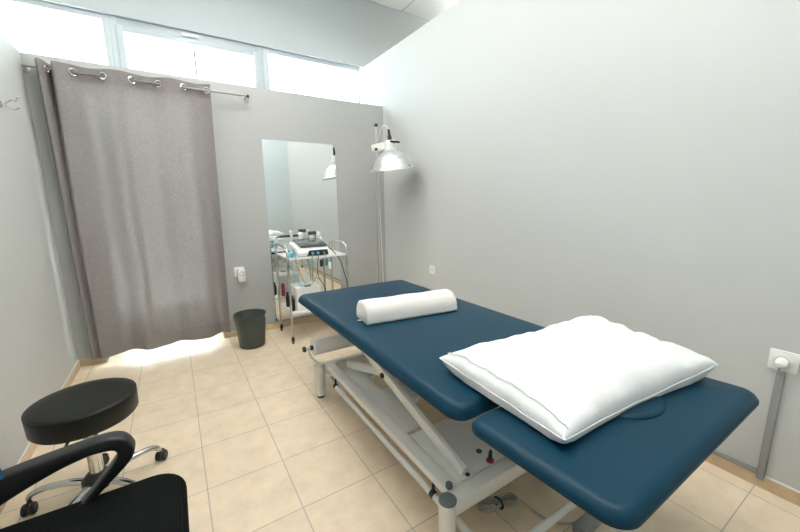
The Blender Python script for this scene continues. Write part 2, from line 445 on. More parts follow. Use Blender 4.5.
def fold_y(x, z):
    """depth of the cloth: in front of (more negative than) the rod or behind it"""
    s = (2.25 - z) / 2.2                        # 0 top, 1 hem
    top = .030 * math.cos(2 * PI * (x - .352) / .336)           # behind the rod at x=.352+.336k
    low = (.028 + .008 * s) * math.cos(2 * PI * (x - .352) / .336) + .018 * math.sin(x * 23 + 1.0 + .4 * s) + .009 * math.sin(x * 39 - .8 * s)
    k = min(1, max(0, s * 2.2))
    y = top * (1 - k) + low * k
    # first fold: deep groove between the leading edge and the body of the cloth
    g = math.exp(-((x - .142) / .015) ** 2) * .10
    g2 = math.exp(-((x - .10) / .018) ** 2) * -.055
    return min(-.012, ROD_Y + y + (g + g2) * (1 - .55 * k) + .004 * math.sin(z * 3 + x * 9))
def cx_at(u, s):
    return .080 + .024 * s + u * (1.134 - .080 - .056 * s)
t = thing('curtain', 'grey linen eyelet curtain hanging over the glazed door', 'curtain', (.6, ROD_Y, .06))
NX, NZ = 200, 70
bm = nb(); V = []
ZT, ZB = 2.243, .068
for j in range(NZ + 1):
    z = ZT + (ZB - ZT) * j / NZ; s = j / NZ; row = []
    for i in range(NX + 1):
        u = i / NX
        x = cx_at(u, s) + .004 * math.sin(z * 5) * (1 - abs(2 * u - 1))
        row.append(bm.verts.new((x, fold_y(x, z), z + .006 * math.sin(x * 20) * (s ** 6))))
    V.append(row)
for j in range(NZ):
    for i in range(NX): bm.faces.new((V[j][i], V[j + 1][i], V[j + 1][i + 1], V[j][i + 1]))
cl = obj('cloth', bm, 'curtain', t, 80)
# double layers of cloth at the heading and the hem
for nm, za, zb in (('heading_band', 2.240, 2.143), ('hem_band', .174, .074)):
    bm = nb(); V = []
    for j in range(5):
        z = za + (zb - za) * j / 4; s = (ZT - z) / (ZT - ZB); row = []
        for i in range(NX + 1):
            u = i / NX; x = cx_at(u, s)
            row.append(bm.verts.new((x, fold_y(x, z) + .003, z + .006 * math.sin(x * 20) * (s ** 6))))
        V.append(row)
    for j in range(4):
        for i in range(NX): bm.faces.new((V[j][i], V[j + 1][i], V[j + 1][i + 1], V[j][i + 1]))
    obj(nm, bm, 'curtain', t, 80)
# stitched lines: heading and hem
for nm, z, h in (('heading_seam', 2.142, .003), ('hem_seam', .175, .003)):
    bm = nb(); P = []
    for i in range(NX + 1):
        u = i / NX; s = (ZT - z) / (ZT - ZB); x = cx_at(u, s)
        P.append((x, fold_y(x, z) - .0015, z))
    tube(bm, P, .0016, 6); obj(nm, bm, 'curtain', t, 60)
EYE = [.10, .27, .435, .60, .784, .939, 1.109]
EYE = [.128, .268, .436, .604, .772, .940, 1.108]
for x in EYE:
    bm = nb()
    dy = fold_y(x + .004, ROD_Z) - fold_y(x - .004, ROD_Z)
    ang = math.atan2(dy, .008)
    mtx = Matrix.Translation((x, fold_y(x, ROD_Z), ROD_Z)) @ Matrix.Rotation(ang, 4, 'Z') @ Matrix.Rotation(R(90), 4, 'X')
    ring = bmesh.new(); tube(ring, [(.022 * math.cos(2 * PI * k / 28), .022 * math.sin(2 * PI * k / 28), 0) for k in range(28)], .0065, 8, closed=True); merge(bm, ring, mtx)
    plabel(obj('eyelet', bm, 'chrome', t), 'silver eyelet ring')

# ================================================================ WALL FITTINGS
# coat hook on the left wall
HY, HZ = -.60, 1.835
t = thing('coat_hook', 'small chrome double coat hook on the left wall', 'hook', (0, HY, HZ))
bm = nb(); cyl(bm, (.0, HY, HZ), (.006, HY, HZ), .02, 20, .002); cyl(bm, (.004, HY, HZ), (.02, HY, HZ), .009, 14, .002); obj('plate', bm, 'chrome', t)
for dz, k in ((-.012, 1), (.014, -.6)):
    bm = nb(); tube(bm, smooth_path([(.016, HY, HZ), (.030, HY, HZ + dz * .9), (.050, HY + .0, HZ + dz * 1.9), (.066, HY, HZ + dz * 1.7), (.078, HY, HZ + (-.010 if k > 0 else .045))], 6), lambda u: .0042 - .001 * u, 10)
    lathe(bm, [(0, -.006), (.0045, -.004), (.006, 0), (.0045, .004), (0, .006)], (.078, HY, HZ + (-.010 if k > 0 else .045)), 12); obj('prong', bm, 'chrome', t)

# mirror
t = thing('mirror', 'tall frameless mirror on the back wall behind the chrome trolley', 'mirror', (1.89, -.004, .076))
MXL, MXR, MZ0, MZ1 = 1.528, 2.257, .076, 1.851
bm = nb(); box(bm, MXL, MXR, -.006, -.001, MZ0, MZ1); obj('glass_edge', bm, 'mirror_edge', t)
bm = nb(); box(bm, MXL + .002, MXR - .002, -.0072, -.006, MZ0 + .002, MZ1 - .002); obj('mirror_face', bm, 'mirror', t)

# socket by the curtain with a plugged-in adapter
def socket(name, label, loc, face, w=.082):
    """face: 'y' looks towards -y, 'x' looks towards -x; loc is the centre on the wall"""
    x, y, z = loc
    t = thing(name, label, 'socket', loc)
    h = w / 2
    rot = Matrix.Translation(loc) @ (Matrix.Rotation(R(-90), 4, 'Z') if face == 'x' else Matrix.Identity(4))
    bm = nb(); box(bm, -h, h, -.009, 0, -h, h, .004, 2, rot); obj('cover_plate', bm, 'white_plastic', t)
    bm = nb(); lathe(bm, [(.029, 0), (.029, .0035), (.022, .0035), (.020, -.001), (0, -.001)], (0, 0, 0), 32, rot @ Matrix.Translation((0, -.009, 0)) @ Matrix.Rotation(R(90), 4, 'X')); obj('socket_well', bm, 'white_plastic', t)
    bm = nb()
    for dx in (-.0095, .0095): cyl(bm, rot @ Vector((dx, -.0075, 0)), rot @ Vector((dx, -.0105, 0)), .003, 10)
    obj('pin_hole', bm, 'dark', t)
    return t, rot
t, rot = socket('wall_socket', 'white socket on the back wall between curtain and mirror', (1.232, 0, .628), 'y', .088)
a = thing('plug_adapter', 'white plug adapter sticking out of the socket beside the curtain', 'adapter', (1.240, -.012, .60))
bm = nb(); box(bm, 1.213, 1.277, -.06, -.0128, .535, .655, .006); obj('body', bm, 'white_plastic', a)
bm = nb(); lathe(bm, [(.020, 0), (.020, .002), (.016, .002), (.015, -.001), (0, -.001)], (1.245, -.06, .615), 24, Matrix.Rotation(R(90), 4, 'X')); plabel(obj('socket_well', bm, 'duct', a), 'grey round pin socket')
socket('wall_socket', 'small white socket low on the right wall near the lamp', (W, -.918, .608), 'x', .084)

SY, SZ = -3.301, .601
t, rot = socket('wall_socket', 'white socket on the right wall at the edge, above the grey trunking', (W, SY, SZ), 'x', .088)
pz = SZ - .003
p = thing('power_plug', 'white round plug pushed into the right wall socket', 'plug', (W - .0128, SY, pz))
bm = nb(); lathe(bm, [(0, 0), (.0185, 0), (.0205, .004), (.021, .016), (.018, .026), (.012, .030), (0, .031)], (W - .0128, SY, pz), 28, Matrix.Rotation(R(-90), 4, 'Y')); box(bm, W - .046, W - .03, SY - .014, SY + .014, pz - .008, pz + .008, .004); obj('body', bm, 'white_plastic', p)
bm = nb(); tube(bm, smooth_path([(W - .03, SY + .004, pz - .018), (W - .028, SY + .005, pz - .034), (W - .016, SY + .005, pz - .048), (W - .011, SY + .003, pz - .07)], 6), .0042, 10); obj('cord', bm, 'grey_cable', p)
bm = nb(); box(bm, W - .014, W, SY - .0125, SY + .0135, .040, .548, .002); tag(obj('cable_trunking', bm, 'duct'), 'upright grey cable trunking running down from the right wall socket', 'trunking')
bm = nb(); box(bm, W - .0125, W, SY + .0145, -.45, SK + .001, SK + .022, .002); tag(obj('cable_trunking', bm, 'duct'), 'long grey cable trunking lying on the right skirting', 'trunking')

# ================================================================ WASTE BIN
bx, by = 1.243, -.325
t = thing('waste_bin', 'dark grey round plastic waste bin beside the curtain', 'waste bin', (bx, by, 0))
bm = nb(); H = .298
lathe(bm, [(0, .004), (.100, .004), (.104, 0), (.108, .006), (.131, H - .03), (.133, H - .028), (.133, H - .006), (.1365, H - .002), (.1365, H + .002), (.132, H + .003), (.129, H - .003), (.1045, .012), (0, .012)], (bx, by, 0), 56); obj('bucket', bm, 'bin', t)
bm = nb(); box(bm, -.012, .012, -.004, .004, -.012, .012, .003, 2, Matrix.Translation((bx + .121, by - .062, H - .022)) @ Matrix.Rotation(R(62), 4, 'Z')); plabel(obj('handle_clip', bm, 'tag', t), 'pale handle clip under the rim')
bm = nb(); P = []
for k in range(25):
    a = R(150 + 180 * k / 24); P.append((bx + .1375 * math.cos(a), by + .1375 * math.sin(a), H - .012 - .03 * math.sin(PI * k / 24)))
tube(bm, P, .0025, 6); obj('carry_handle', bm, 'bin', t)

# ================================================================ TROLLEY
CX0, CX1, CYB, CYF = 1.556, 2.112, -.122, -.525
TZ = .784; LZ = .285
t = thing('trolley', 'chrome two shelf trolley on castors in front of the mirror', 'trolley', ((CX0 + CX1) / 2, (CYB + CYF) / 2, 0))
def loop(x):
    bm = nb(); tube(bm, round_path([(x, CYF, .07), (x, CYF, .885), (x, CYB, .885), (x, CYB, .07)], .085, 8), .0105, 12); return bm
for x in (CX0, CX1): obj('side_frame', loop(x), 'chrome', t)
for z, nm in ((TZ, 'top_shelf'), (LZ, 'lower_shelf')):
    bm = nb(); box(bm, CX0 + .012, CX1 - .012, CYF + .004, CYB - .004, z - .012, z, .003)
    for a in ((CX0 + .008, CX1 - .008, CYF - .004, CYF + .004), (CX0 + .008, CX1 - .008, CYB - .004, CYB + .004)): box(bm, a[0], a[1], a[2], a[3], z - .014, z + .004, .002)
    plabel(obj(nm, bm, 'white_plastic', t), 'white shelf tray')
for x in (CX0, CX1):
    for y in (CYB, CYF):
        bm = nb(); cyl(bm, (x, y, .05), (x, y, .075), .012, 14); box(bm, x - .013, x + .013, y - .012, y + .02, .03, .055, .004)
        c = obj('castor', bm, 'black', t)
        bm = nb(); cyl(bm, (x - .009, y + .008, .022), (x + .009, y + .008, .022), .022, 20, .004); obj('wheel', bm, 'grey_plastic', c)

# ---- treatment console on the top shelf
t = thing('therapy_console', 'white electrotherapy console with dark grey lid on the trolley top', 'medical device', (1.82, -.36, TZ))
bm = nb()
prof = [(-.505, TZ + .004), (-.505, TZ + .048), (-.47, TZ + .078), (-.24, TZ + .118), (-.215, TZ + .112), (-.205, TZ + .004)]
prism(bm, prof, 'x', 1.655, 1.955, .012, 3)
for x in (1.68, 1.93):
    for y in (-.48, -.23): cyl(bm, (x, y, TZ), (x, y, TZ + .008), .010, 12)
obj('body', bm, 'white_plastic', t)
bm = nb(); prism(bm, [(-.472, TZ + .081), (-.472, TZ + .096), (-.44, TZ + .108), (-.245, TZ + .140), (-.226, TZ + .135), (-.226, TZ + .120)], 'x', 1.69, 1.942, .012, 3); plabel(obj('lid', bm, 'grey_lid', t), 'dark grey glossy lid')
bm = nb(); prism(bm, [(1.738, TZ + .008), (1.938, TZ + .008), (1.928, TZ + .058), (1.756, TZ + .058)], 'y', -.511, -.500, .003, 2); fp = obj('front_panel', bm, 'black', t); plabel(fp, 'black connector panel')
for i, x in enumerate((1.785, 1.835, 1.89)):
    bm = nb(); cyl(bm, (x, -.508, TZ + .032), (x, -.528, TZ + .030), .0115, 14, .002); plabel(obj('connector', bm, 'cyan' if i < 2 else 'teal', fp), 'cyan connector' if i < 2 else 'teal connector')
def cable(pts, r, m, name='lead'):
    bm = nb(); tube(bm, smooth_path(pts, 8), r, 8); return obj(name, bm, m, t)
cable([(1.785, -.527, TZ + .030), (1.77, -.545, TZ - .02), (1.80, -.55, TZ - .15), (1.75, -.55, TZ - .24), (1.69, -.545, TZ - .22), (1.64, -.54, TZ - .10), (1.625, -.538, TZ - .01), (1.63, -.50, TZ + .02)], .0036, 'grey_cable')
cable([(1.835, -.527, TZ + .030), (1.83, -.548, TZ - .03), (1.87, -.552, TZ - .13), (1.83, -.555, TZ - .20), (1.73, -.55, TZ - .16), (1.69, -.546, TZ - .06), (1.68, -.54, TZ - .0)], .0034, 'grey_cable')
cable([(1.835, -.525, TZ + .028), (1.815, -.552, TZ - .05), (1.81, -.556, TZ - .17), (1.85, -.556, TZ - .25), (1.88, -.55, TZ - .33), (1.90, -.54, TZ - .42)], .0034, 'black')
cable([(1.89, -.527, TZ + .028), (1.895, -.55, TZ - .02), (1.915, -.552, TZ - .10), (1.975, -.55, TZ - .11), (1.99, -.546, TZ - .05), (1.965, -.54, TZ - .005)], .0032, 'grey_cable')
cable([(1.785, -.525, TZ + .028), (1.745, -.55, TZ - .06), (1.70, -.556, TZ - .20), (1.66, -.55, TZ - .25), (1.60, -.545, TZ - .15), (1.585, -.542, TZ - .02)], .0032, 'cyan')
pc = cable([(1.94, -.42, TZ + .07), (1.962, -.43, TZ + .068), (2.0, -.47, TZ + .025), (2.03, -.55, TZ - .05), (2.06, -.56, TZ - .16), (2.09, -.56, TZ - .28), (2.10, -.56, TZ - .45), (2.09, -.555, TZ - .62), (2.08, -.56, .02)], .0042, 'black', 'power_cord')
bm = nb(); cyl(bm, (1.934, -.415, TZ + .075), (1.964, -.433, TZ + .068), .0085, 12, .002); obj('cord_socket', bm, 'black', pc)
for i, (x, z, m) in enumerate(((1.845, -.055, 'black'), (1.895, -.05, 'teal'), (1.925, -.085, 'white_plastic'))):
    bm = nb(); box(bm, x - .013, x + .013, -.566, -.552, TZ + z - .035, TZ + z + .03, .005); obj('electrode_clip', bm, m, t)

# bundle of cyan leads
t = thing('electrode_leads', 'tangled bundle of cyan leads beside the console on the trolley', 'cables', (1.615, -.42, TZ))
for k in range(5):
    bm = nb(); P = []
    for i in range(26):
        a = 2 * PI * i / 13 + k * 1.3
        P.append((1.617 + .026 * math.cos(a) * (1 + .15 * math.sin(k * 3 + i)), -.40 + .075 * math.sin(a + k * .4) * (1 - .1 * k), TZ + .006 + .011 * k + .012 * (1 + math.sin(i * 1.1 + k))))
    tube(bm, P, .0048, 7); obj('lead', bm, ('cyan', 'cyan', 'white_plastic', 'cyan', 'grey_cable')[k], t)

# applicators at the back of the shelf
for i, (x, lab) in enumerate(((1.79, 'white treatment head standing behind the console, left of the dark handset'), (1.965, 'white treatment head standing behind the console at its right'))):
    t = thing('ultrasound_applicator', lab, 'medical applicator', (x, -.165, TZ))
    bm = nb(); lathe(bm, [(0, 0), (.022, 0), (.020, .02), (.014, .06), (.014, .13), (.018, .15), (.018, .165), (0, .17)], (x, -.165, TZ), 20); obj('grip', bm, 'white_plastic', t)
    bm = nb(); lathe(bm, [(0, 0), (.026, 0), (.028, .008), (.018, .03), (0, .034)], (x - .004, -.167, TZ + .165), 20, Matrix.Rotation(R(25), 4, 'Y')); obj('head', bm, 'white_plastic', t)
t = thing('handset', 'dark handset standing upright behind the console between white treatment heads', 'handset', (1.90, -.165, TZ))
bm = nb(); box(bm, 1.882, 1.918, -.178, -.152, TZ, TZ + .17, .006); obj('stem', bm, 'white_plastic', t)
bm = nb(); box(bm, 1.868, 1.948, -.185, -.15, TZ + .165, TZ + .20, .008, 2); plabel(obj('head', bm, 'grey_lid', t), 'dark head')

# lower shelf: white case and two canisters
t = thing('white_case', 'white instrument case on the lower shelf of the trolley', 'case', (1.75, -.33, LZ))
bm = nb(); box(bm, 1.63, 1.865, -.46, -.215, LZ, LZ + .215, .012, 3); obj('body', bm, 'white_plastic', t)
bm = nb(); box(bm, 1.715, 1.775, -.45, -.41, LZ + .213, LZ + .221, .003); plabel(obj('grip', bm, 'black', t), 'dark grip slot on the lid')
def bottle(x, y, lab, m, capm, h=.15):
    t = thing('bottle', lab, 'bottle', (x, y, LZ))
    bm = nb(); lathe(bm, [(0, 0), (.017, 0), (.0185, .003), (.0185, h - .03), (.010, h - .012), (.010, h - .004), (0, h - .004)], (x, y, LZ), 20); obj('body', bm, m, t)
    bm = nb(); lathe(bm, [(0, h - .006), (.0115, h - .006), (.0115, h + .012), (0, h + .013)], (x, y, LZ), 16); obj('cap', bm, capm, t)
bottle(1.600, -.265, 'slim black bottle left of the white case, nearer the mirror', 'black', 'black', .13)
bottle(1.602, -.425, 'slim black bottle left of the white case, nearer the room', 'black', 'grey_plastic', .13)
bottle(1.665, -.172, 'red bottle at the back of the lower shelf, seen in the mirror', 'red', 'white_plastic', .15)

# ================================================================ INFRARED LAMP
PX, PY = 2.513, -.43
t = thing('heat_lamp', 'silver domed heat lamp on a tall steel pole in the corner', 'lamp', (PX, PY, 0))
bm = nb()
for k in range(5):
    a = R(18 + 72 * k); tube(bm, smooth_path([(PX + .02 * math.cos(a), PY + .02 * math.sin(a), .09), (PX + .12 * math.cos(a), PY + .12 * math.sin(a), .085), (PX + .25 * math.cos(a), PY + .25 * math.sin(a), .055)], 5), .012, 8)
    e = (PX + .25 * math.cos(a), PY + .25 * math.sin(a)); cyl(bm, (e[0] - .012 * math.sin(a), e[1] + .012 * math.cos(a), .024), (e[0] + .012 * math.sin(a), e[1] - .012 * math.cos(a), .024), .024, 16, .003)
lathe(bm, [(0, .06), (.03, .06), (.03, .12), (.018, .13), (0, .13)], (PX, PY, 0), 20)
obj('base', bm, 'steel', t)
bm = nb(); cyl(bm, (PX, PY, .12), (PX, PY, 1.985), .0125, 18); obj('pole', bm, 'steel', t)
bm = nb(); cyl(bm, (PX, PY, 1.98), (PX, PY, 2.008), .0165, 18, .003); plabel(obj('pole_cap', bm, 'black', t), 'black cap')
# arm and clamp
HC = Vector((2.566, -.650, 1.572))      # centre of the shade rim
tilt = Matrix.Rotation(R(-9), 4, 'Y') @ Matrix.Rotation(R(3), 4, 'X')
ax = (tilt @ Vector((0, 0, 1))).normalized()
neck = HC + ax * .215
bm = nb()
dv = (neck - Vector((PX, PY, 1.785))); L = dv.length
mtx = Matrix.Translation((PX, PY, 1.785)) @ dv.to_track_quat('X', 'Z').to_matrix().to_4x4()
box(bm, -.060, L + .01, -.028, .028, -.034, .034, .008, 2, mtx); obj('arm', bm, 'white_paint', t)
k0 = mtx @ Vector((-.060, 0, -.004)); k1 = mtx @ Vector((-.082, 0, -.004))
bm = nb(); cyl(bm, k0, k1, .014, 14, .003); plabel(obj('clamp_knob', bm, 'black', t), 'black clamp knob')
k0 = mtx @ Vector((.05, -.022, -.02)); k1 = mtx @ Vector((.05, -.05, -.024)); bm = nb(); cyl(bm, k0, k1, .012, 14, .003); plabel(obj('clamp_knob', bm, 'black', t), 'black clamp knob')
bm = nb(); lathe(bm, [(0, .165), (.058, .165), (.060, .178), (.054, .19), (.052, .248), (.046, .258), (0, .26)], HC, 32, tilt); obj('lamp_holder', bm, 'white_paint', t)
bm = nb()
prof = [(.221, -.004), (.227, 0), (.225, .006), (.198, .010), (.193, .018), (.183, .048), (.176, .052), (.160, .088), (.152, .092), (.128, .124), (.121, .127), (.094, .148), (.062, .164), (.030, .172), (0, .172)]
inner = [(0, .166), (.060, .158), (.118, .121), (.150, .085), (.174, .045), (.186, .016), (.195, .004), (.221, -.004)]
lathe(bm, prof + inner, HC, 64, tilt); sh = obj('shade', bm, 'alu', t, 24)
bm = nb(); lathe(bm, [(0, .02), (.04, .022), (.062, .05), (.06, .08), (.03, .13), (.026, .168), (0, .168)], HC, 28, tilt); obj('bulb', bm, 'bulb', t)
pp = tilt @ Vector((.06, -.195, .016)); bm = nb(); lathe(bm, [(0, -.006), (.006, -.005), (.008, 0), (.006, .005), (0, .006)], HC + pp, 12); obj('rim_screw', bm, 'black', sh)
top = HC + ax * .259
bm = nb(); cyl(bm, HC + ax * .232 + Vector((.0, -.040, 0)), HC + ax * .232 + Vector((.01, -.062, .0)), .008, 10); box(bm, -.05, .05, -.009, .009, -.008, .008, .004, 2, Matrix.Translation(HC + ax * .235 + Vector((.012, -.064, 0)))); plabel(obj('tilt_lever', bm, 'black', t), 'black tilt lever')
bm = nb(); lathe(bm, [(0, -.01), (.018, -.01), (.020, .03), (.013, .045), (.012, .075), (.007, .095), (0, .095)], top - ax * .0, 18, tilt); plabel(obj('cord_plug', bm, 'black', t), 'black cord plug')
c0 = top + ax * .09
bm = nb(); tube(bm, smooth_path([c0, c0 + Vector((-.012, .02, .03)), c0 + Vector((-.02, .08, .035)), (PX + .055, PY + .08, 1.84), (PX + .035, PY + .03, 1.65), (PX + .028, PY + .012, 1.3), (PX + .045, PY + .015, .8), (PX + .06, PY + .02, .3), (PX + .07, PY + .06, .02)], 8), .0042, 8); plabel(obj('cord', bm, 'white_plastic', t), 'white power cord')

# ================================================================ TREATMENT TABLE
TX0, TX1 = 1.418, 2.298
ZT0, ZT1 = .592, .650
t = thing('treatment_table', 'navy blue padded treatment table on a white scissor lift frame', 'treatment table', (1.83, -2.1, 0))
bm = nb(); cushion(bm, TX0, TX1, -2.872, -1.20, ZT0, ZT1, .06, .042, .010); plabel(obj('main_cushion', bm, 'vinyl', t, 50), 'long navy vinyl cushion')
bm = nb(); cushion(bm, TX0 - .002, TX1 - .012, -3.357, -2.905, ZT0 + .004, ZT1 - .002, .055, .034, .022); HT = Matrix.Translation((0, -2.905, ZT0)) @ Matrix.Rotation(R(-3.4), 4, 'X') @ Matrix.Translation((0, 2.905, -ZT0)); bmesh.ops.transform(bm, matrix=HT, verts=bm.verts); hd = obj('head_cushion', bm, 'vinyl', t, 50); plabel(hd, 'short navy vinyl head cushion')
bm = nb()
rings = []
for rr, z in ((1.0, .640), (1.0, .648), (.96, .653), (.85, .656), (.5, .658)):
    rings.append([bm.verts.new(HT @ Vector((1.872 + .118 * rr * math.cos(2 * PI * k / 48), -3.135 + .098 * rr * math.sin(2 * PI * k / 48), z + .001))) for k in range(48)])
for A, B in zip(rings, rings[1:]):
    for k in range(48): bm.faces.new((A[k], A[(k + 1) % 48], B[(k + 1) % 48], B[k]))
bm.faces.new(rings[-1]); bm.faces.new(rings[0][::-1])
plabel(obj('face_hole_plug', bm, 'vinyl_cut', hd, 40), 'oval navy plug in the face hole')
# upper steel frame below the cushions
bm = nb()
for x in (1.53, 2.09): box(bm, x, x + .04, -2.80, -1.30, .545, .592, .004)
for y in (-2.80, -2.1, -1.34): box(bm, 1.57, 2.09, y, y + .04, .546, .591, .004)
obj('upper_frame', bm, 'white_paint', t)
bm = nb()
for x in (1.57, 2.05): box(bm, x, x + .03, -3.28, -2.80, .55, .5915, .004)
box(bm, 1.60, 2.05, -3.10, -3.07, .552, .590, .003)
obj('head_frame', bm, 'white_paint', t)
# lower frame
XL, XR, YN, YFAR = 1.470, 2.19, -2.772, -1.496
for i, (x, y) in enumerate(((XL - .012, YFAR), (XL, YN), (XR + .012, YFAR), (XR, YN))):
    bm = nb(); cyl(bm, (x, y, .016), (x, y, .222), .0315, 32, .002); lg = obj('leg', bm, 'white_paint', t)
    bm = nb(); cyl(bm, (x, y, .218), (x, y, .230), .0325, 32, .003); plabel(obj('leg_cap', bm, 'grey_plastic' if y == YN else 'steel', lg), 'grey plastic cap' if y == YN else 'metal cap')
    bm = nb(); cyl(bm, (x, y, 0), (x, y, .02), .026, 24, .003); plabel(obj('rubber_foot', bm, 'black', lg), 'black foot')
for x in (1.498, 2.128):
    bm = nb(); box(bm, x, x + .06, YN + .03, YFAR - .02 + .05, .186, .222, .005); obj('side_rail', bm, 'white_paint', t)
for y0, y1 in ((YN - .022, YN + .036), (YFAR - .028, YFAR + .028)):
    bm = nb(); box(bm, XL + .022, XR - .022, y0, y1, .158, .2235, .006); obj('cross_rail', bm, 'white_paint', t)
# tray between the rails with cut-outs
bm = nb()
wav = [(1.558, -1.60), (1.70, -1.60), (1.76, -1.66), (1.76, -1.76), (1.68, -1.80), (1.655, -1.88), (1.67, -1.95), (1.76, -1.98), (1.80, -2.05), (1.80, -2.14), (1.70, -2.20), (1.68, -2.34), (1.60, -2.36), (1.558, -2.36)]
prism(bm, wav, 'z', .196, .206, .002)
obj('tray', bm, 'white_paint', t)
bm = nb(); prism(bm, [(2.128, -1.60), (2.03, -1.60), (1.99, -1.72), (2.0, -2.0), (2.03, -2.3), (2.128, -2.36)], 'z', .196, .206, .002); obj('tray', bm, 'white_paint', t)
bm = nb(); box(bm, 1.70, 2.0, -2.05, -1.98, .14, .195, .004); obj('brace', bm, 'white_paint', t)
# control box
bm = nb(); box(bm, 1.559, 2.127, YN + .038, -2.40, .13, .2235, .003); cb = obj('control_box', bm, 'white_paint', t)
bm = nb(); cyl(bm, (1.743, -2.653, .2225), (1.743, -2.653, .228), .0125, 20, .001); ii = obj('indicator_bezel', bm, 'black', cb)
bm = nb(); cyl(bm, (1.743, -2.653, .226), (1.743, -2.653, .230), .006, 14, .001); plabel(obj('indicator_lens', bm, 'green', cb), 'green lens')
bm = nb(); cyl(bm, (1.741, -2.718, .2225), (1.741, -2.718, .229), .0165, 20, .001); plabel(obj('switch_base', bm, 'red', cb), 'red switch base')
bm = nb(); tube(bm, [(1.741, -2.718, .227), (1.741, -2.718, .240), (1.748, -2.713, .260), (1.750, -2.712, .266)], lambda u: .011 - .006 * u, 12); plabel(obj('switch_lever', bm, 'black', cb), 'black switch lever')
for q in ((1.612, -2.722, .010), (1.612, -2.56, .006)):
    bm = nb(); cyl(bm, (q[0], q[1], .2225), (q[0], q[1], .2255), q[2], 18); plabel(obj('hole_plug', bm, 'black', cb), 'black plug')
# scissor arms (axis in y-z plane)
def arm(x, y0, z0, y1, z1, w=.026, h=.05):
    bm = nb(); a = Vector((x, y0, z0)); b = Vector((x, y1, z1)); dd = b - a
    m = Matrix.Translation(a) @ dd.to_track_quat('X', 'Z').to_matrix().to_4x4()
    box(bm, -.02, dd.length + .02, -w / 2, w / 2, -h / 2, h / 2, .005, 2, m); return bm
for x0, x1 in ((1.600, 1.640), (2.085, 2.045)):
    a = obj('lift_arm', arm(x0, -2.70, .240, -1.46, .548), 'white_paint', t)
    b = obj('lift_arm', arm(x1, -1.56, .205, -2.66, .548), 'white_paint', t)
    s = 1 if x0 < 1.8 else -1
    bm = nb(); cyl(bm, (x0 - s * .026, -2.11, .382), (x1 + s * .016, -2.11, .382), .0135, 18, .002); plabel(obj('pivot_bolt', bm, 'black', a), 'black pivot bolt')
for y, z in ((-2.40, .44), (-1.82, .46)):
    bm = nb(); box(bm, 1.61, 2.075, y - .02, y + .02, z - .02, z + .02, .004); obj('cross_bar', bm, 'white_paint', t)
bm = nb(); cyl(bm, (1.84, -1.75, .25), (1.84, -2.08, .35), .03, 20, .004); cyl(bm, (1.84, -2.08, .35), (1.84, -2.36, .43), .014, 16); plabel(obj('lift_motor', bm, 'grey_plastic', t), 'dark grey lift motor')
# perimeter foot bar near the floor
bm = nb(); FB = .098
tube(bm, round_path([(1.525, -1.47, FB), (1.525, -2.955, FB), (2.105, -2.955, FB), (2.105, -1.47, FB), (1.525, -1.47, FB)], .012, 3), .0145, 12); obj('foot_bar', bm, 'white_paint', t)
for x in (1.525, 2.105):
    for y in (-1.60, -2.62):
        bm = nb(); tube(bm, [(x, y, FB), (x + (.0 if x < 1.8 else 0), y, .165)], .006, 8); cyl(bm, (x - .0, y - .012, FB + .002), (x, y + .012, FB + .002), .0165, 14, .002); plabel(obj('foot_bar_hinge', bm, 'black', t), 'black hinge clip')
# small knob between leg and beam
bm = nb(); cyl(bm, (1.512, YN + .042, .222), (1.512, YN + .042, .242), .0135, 16, .003); plabel(obj('stop_knob', bm, 'grey_plastic', t), 'grey knob')
# paper roll at the far end
RY, RZ = -1.468, .342
bm = nb(); cyl(bm, (1.380, RY, RZ), (2.27, RY, RZ), .009, 12); rh = obj('roll_axle', bm, 'steel', t)
bm = nb(); cyl(bm, (1.432, RY, RZ), (2.21, RY, RZ), .052, 40, .003); plabel(obj('paper_roll', bm, 'paper', rh), 'white paper roll')
for x in (1.380, 2.27):
    bm = nb(); lathe(bm, [(0, 0), (.015, 0), (.019, .004), (.019, .014), (.014, .020), (0, .021)], (x + .004 if x < 1.8 else x - .004, RY, RZ), 22, Matrix.Rotation(R(-90 if x < 1.8 else 90), 4, 'Y')); plabel(obj('axle_knob', bm, 'black', rh), 'black end knob')
bm = nb(); cyl(bm, (1.412, RY, RZ), (1.432, RY, RZ), .016, 18, .002); plabel(obj('roll_stop', bm, 'black', rh), 'black roll stop')
for x, xe in ((1.402, XL - .012), (2.238, XR + .012)):
    bm = nb(); tube(bm, round_path([(x, RY, RZ), (x + (.008 if x < 1.8 else -.008), RY - .012, RZ - .06), (xe, -1.49, .226)], .03, 5), .008, 10); obj('roll_bracket', bm, 'white_paint', t)
# castor seen below the head end
for x in (2.09,):
    bm = nb(); cyl(bm, (2.05, -2.74, .03), (2.075, -2.745, .03), .03, 20, .004); box(bm, 2.045, 2.08, -2.765, -2.72, .05, .16, .004); plabel(obj('castor', bm, 'grey_plastic', t), 'grey transport castor')

